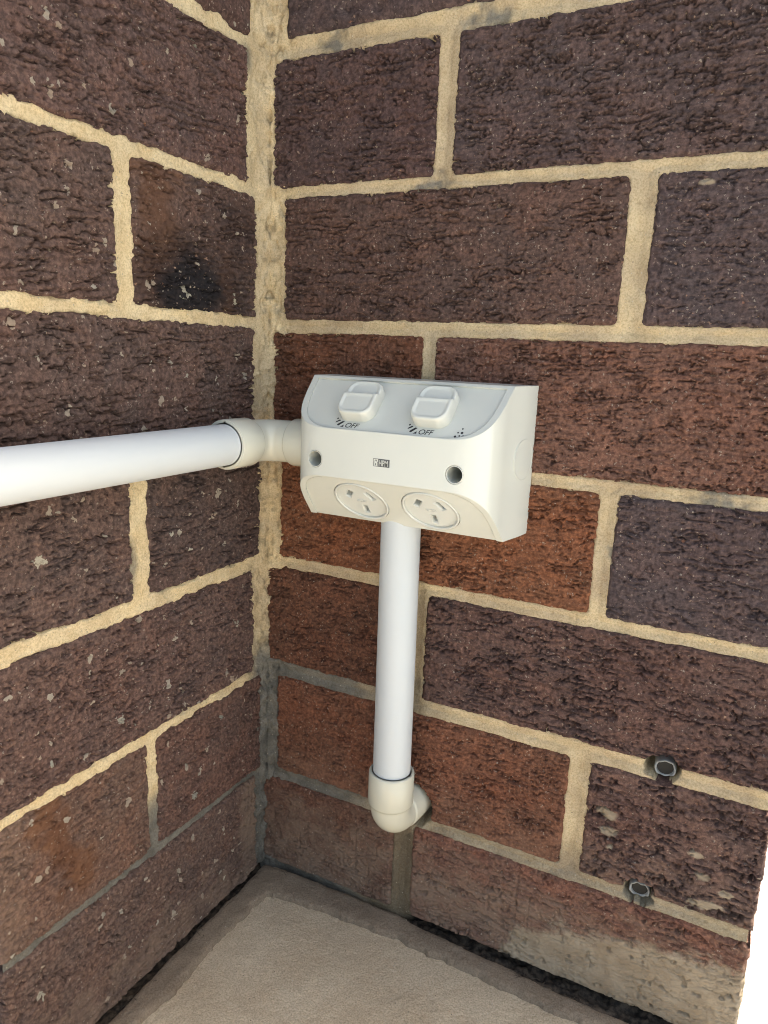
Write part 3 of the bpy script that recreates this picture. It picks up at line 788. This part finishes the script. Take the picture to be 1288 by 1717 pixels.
sub('logo_letters', text_mesh('HPM', 4.9, plane_matrix('F', mid+.32, lz0+.55, PR+.1), 0, .62, .06), pl_box)

# ------------------------------------------------------------------ wall plugs
def plug(x, z, tilt, label):
    V = []; seg = 40; prof_ = [(7.2, -24), (7.2, -2.0), (7.0, -.6), (6.7, -.2), (6.0, -.4), (5.6, -1.2), (5.3, -6), (4.6, -20), (0.01, -20)]
    F = []
    for i, (rr, h) in enumerate(prof_):
        for k in range(seg):
            a = 2*math.pi*k/seg
            # split at the bottom, chipped lip
            lip = .0 if i > 5 or i == 0 else (-2.6*max(0, math.cos(a+math.pi/2+.15*math.sin(x))-.15)+.5*math.sin(3*a+x)+.45*math.sin(7*a+.3*x))
            V.append((rr*math.cos(a)*.001, -(h+lip)*.001*1.0, rr*math.sin(a)*.001))
    for i in range(len(prof_)-1):
        for k in range(seg):
            q = (k+1) % seg; F.append((i*seg+k, i*seg+q, (i+1)*seg+q, (i+1)*seg+k))
    me = mesh_np('wall_plug', V, F, True)
    bm = bmesh.new(); bm.from_mesh(me); bmesh.ops.recalc_face_normals(bm, faces=bm.faces); bm.to_mesh(me); bm.free()
    me.set_sharp_from_angle(angle=math.radians(50))
    o = link('wall_plug', me, pl_plug); o.scale = (.88, 1, .88)
    d_ = link('bore_shade_disc', cyl_mesh(Matrix.Rotation(math.pi/2, 4, 'X'), 5.5, -5.0, -3.0, 32), MATS['cavity_shade'], o)  # dark disc inside the plug, painted shade for the hollow
    o.location = (x*.001, .0050, z*.001); o.rotation_euler = (tilt, 0, .06)
    return tag(o, label, 'wall plug', 'wall plugs in the brick wall')
plug(291.5, 86.6, .05, 'upper of the two hollow grey plugs set in the brick wall joints')
plug(286, -.6, .08, 'lower of the two hollow grey plugs, near the floor of the wall')

# ------------------------------------------------------------------ debris in the floor gap
rnd = random.Random(11)
def wisps(spots, n, spread, name):
    V = []; F = []
    for _ in range(n):
        sx, sy = rnd.choice(spots); x = sx+rnd.uniform(-spread, spread); y = sy+rnd.uniform(-2, 2); z = -90.0+rnd.uniform(-1, 2)
        a = rnd.uniform(0, 2*math.pi); L_ = rnd.uniform(4, 12); cur = rnd.uniform(-2.2, 2.2); rise = rnd.uniform(-.1, .6); rr = rnd.uniform(.12, .28)
        b0 = len(V); m = 7
        for i in range(m):
            t = i/(m-1)
            p = Vector((x, y, z+rise*L_*t*(1-t)*2.2)); x += math.cos(a)*L_/m; y += math.sin(a)*L_/m; a += cur/m
            y = min(y, -.5); x = max(x, .6)
            for k in range(3):
                g = 2*math.pi*k/3; V.append(((p.x+rr*math.cos(g)*math.sin(a))*.001, (p.y-rr*math.cos(g)*math.cos(a))*.001, (p.z+rr*math.sin(g))*.001))
        for i in range(m-1):
            for k in range(3): q = (k+1) % 3; F.append((b0+i*3+k, b0+i*3+q, b0+i*3+3+q, b0+i*3+3+k))
    o = link(name, mesh_np(name, V, F, True), MATS['dry_debris'])
    o['kind'] = 'stuff'; return o
o = wisps([(4, -70), (4, -85), (5, -100), (5, -120), (4, -135), (6, -150), (218, -5), (222, -6), (214, -5), (226, -6), (255, -8), (265, -9), (20, -6), (50, -2)], 90, 5, 'dry_litter')
o['label'] = 'dry grass and rootlets caught in the dark gap along the floor'; o['category'] = 'litter'
# flat leaf flakes and small pebbles in the left gap
def flake(x, y, sz, rot, label):
    V = []; F = []; n = 14
    for h in (0, .5):
        for k in range(n):
            a = 2*math.pi*k/n; rr = sz*(1+.25*math.sin(2*a+x)+.12*rnd.uniform(-1, 1))*(1 if h == 0 else .93)
            V.append((rr*math.cos(a)*.001, rr*.6*math.sin(a)*.001, (h+.25*sz*math.cos(a)**2)*.001))
    F = [list(range(n))[::-1], list(range(n, 2*n))]+[[k, (k+1) % n, n+(k+1) % n, n+k] for k in range(n)]
    me = bpy.data.meshes.new('leaf_flake'); me.from_pydata(V, [], F); me.update()
    o = link('leaf_flake', me, MATS['dry_debris']); o.location = (x*.001, y*.001, -.0915); o.rotation_euler = (rnd.uniform(-.5, .5), rnd.uniform(.2, .7), rot)
    return tag(o, label, 'leaf flake', 'dry leaf flakes in the left floor gap')
for (x, y, sz, rot, wh) in ((4.5, -48, 3.2, 1.2, 'farthest, nearest the wall corner'), (4.5, -100, 3.8, 1.9, 'middle one'), (5, -116, 3.2, 1.5, 'nearest the viewer')):
    flake(x, y, sz, rot, 'small dark dry leaf flake in the left floor gap, '+wh)

def fill_z(U, Vv): return -95.5+3.2*fbm(U/7, Vv/7, 361, 3)+1.2*fbm(U/2.2, Vv/2.2, 362, 2)
df = height_sheet('dirt_fill', np.arange(-16, 346, 1.2), np.arange(-235, 18, 1.2), fill_z, MATS['dry_debris'], slab, lambda U, Vv: (U < 11) | (Vv > -13)); df['kind'] = 'stuff'
# ------------------------------------------------------------------ eave added over the corner, unseen, only to shade it from above
ev = link('shade_eave', box_mesh('shade_eave', (-1.6, -.2, 2.402), (.75, .6, 2.52)), MATS['shade_eave_paint'])
ev['kind'] = 'structure'
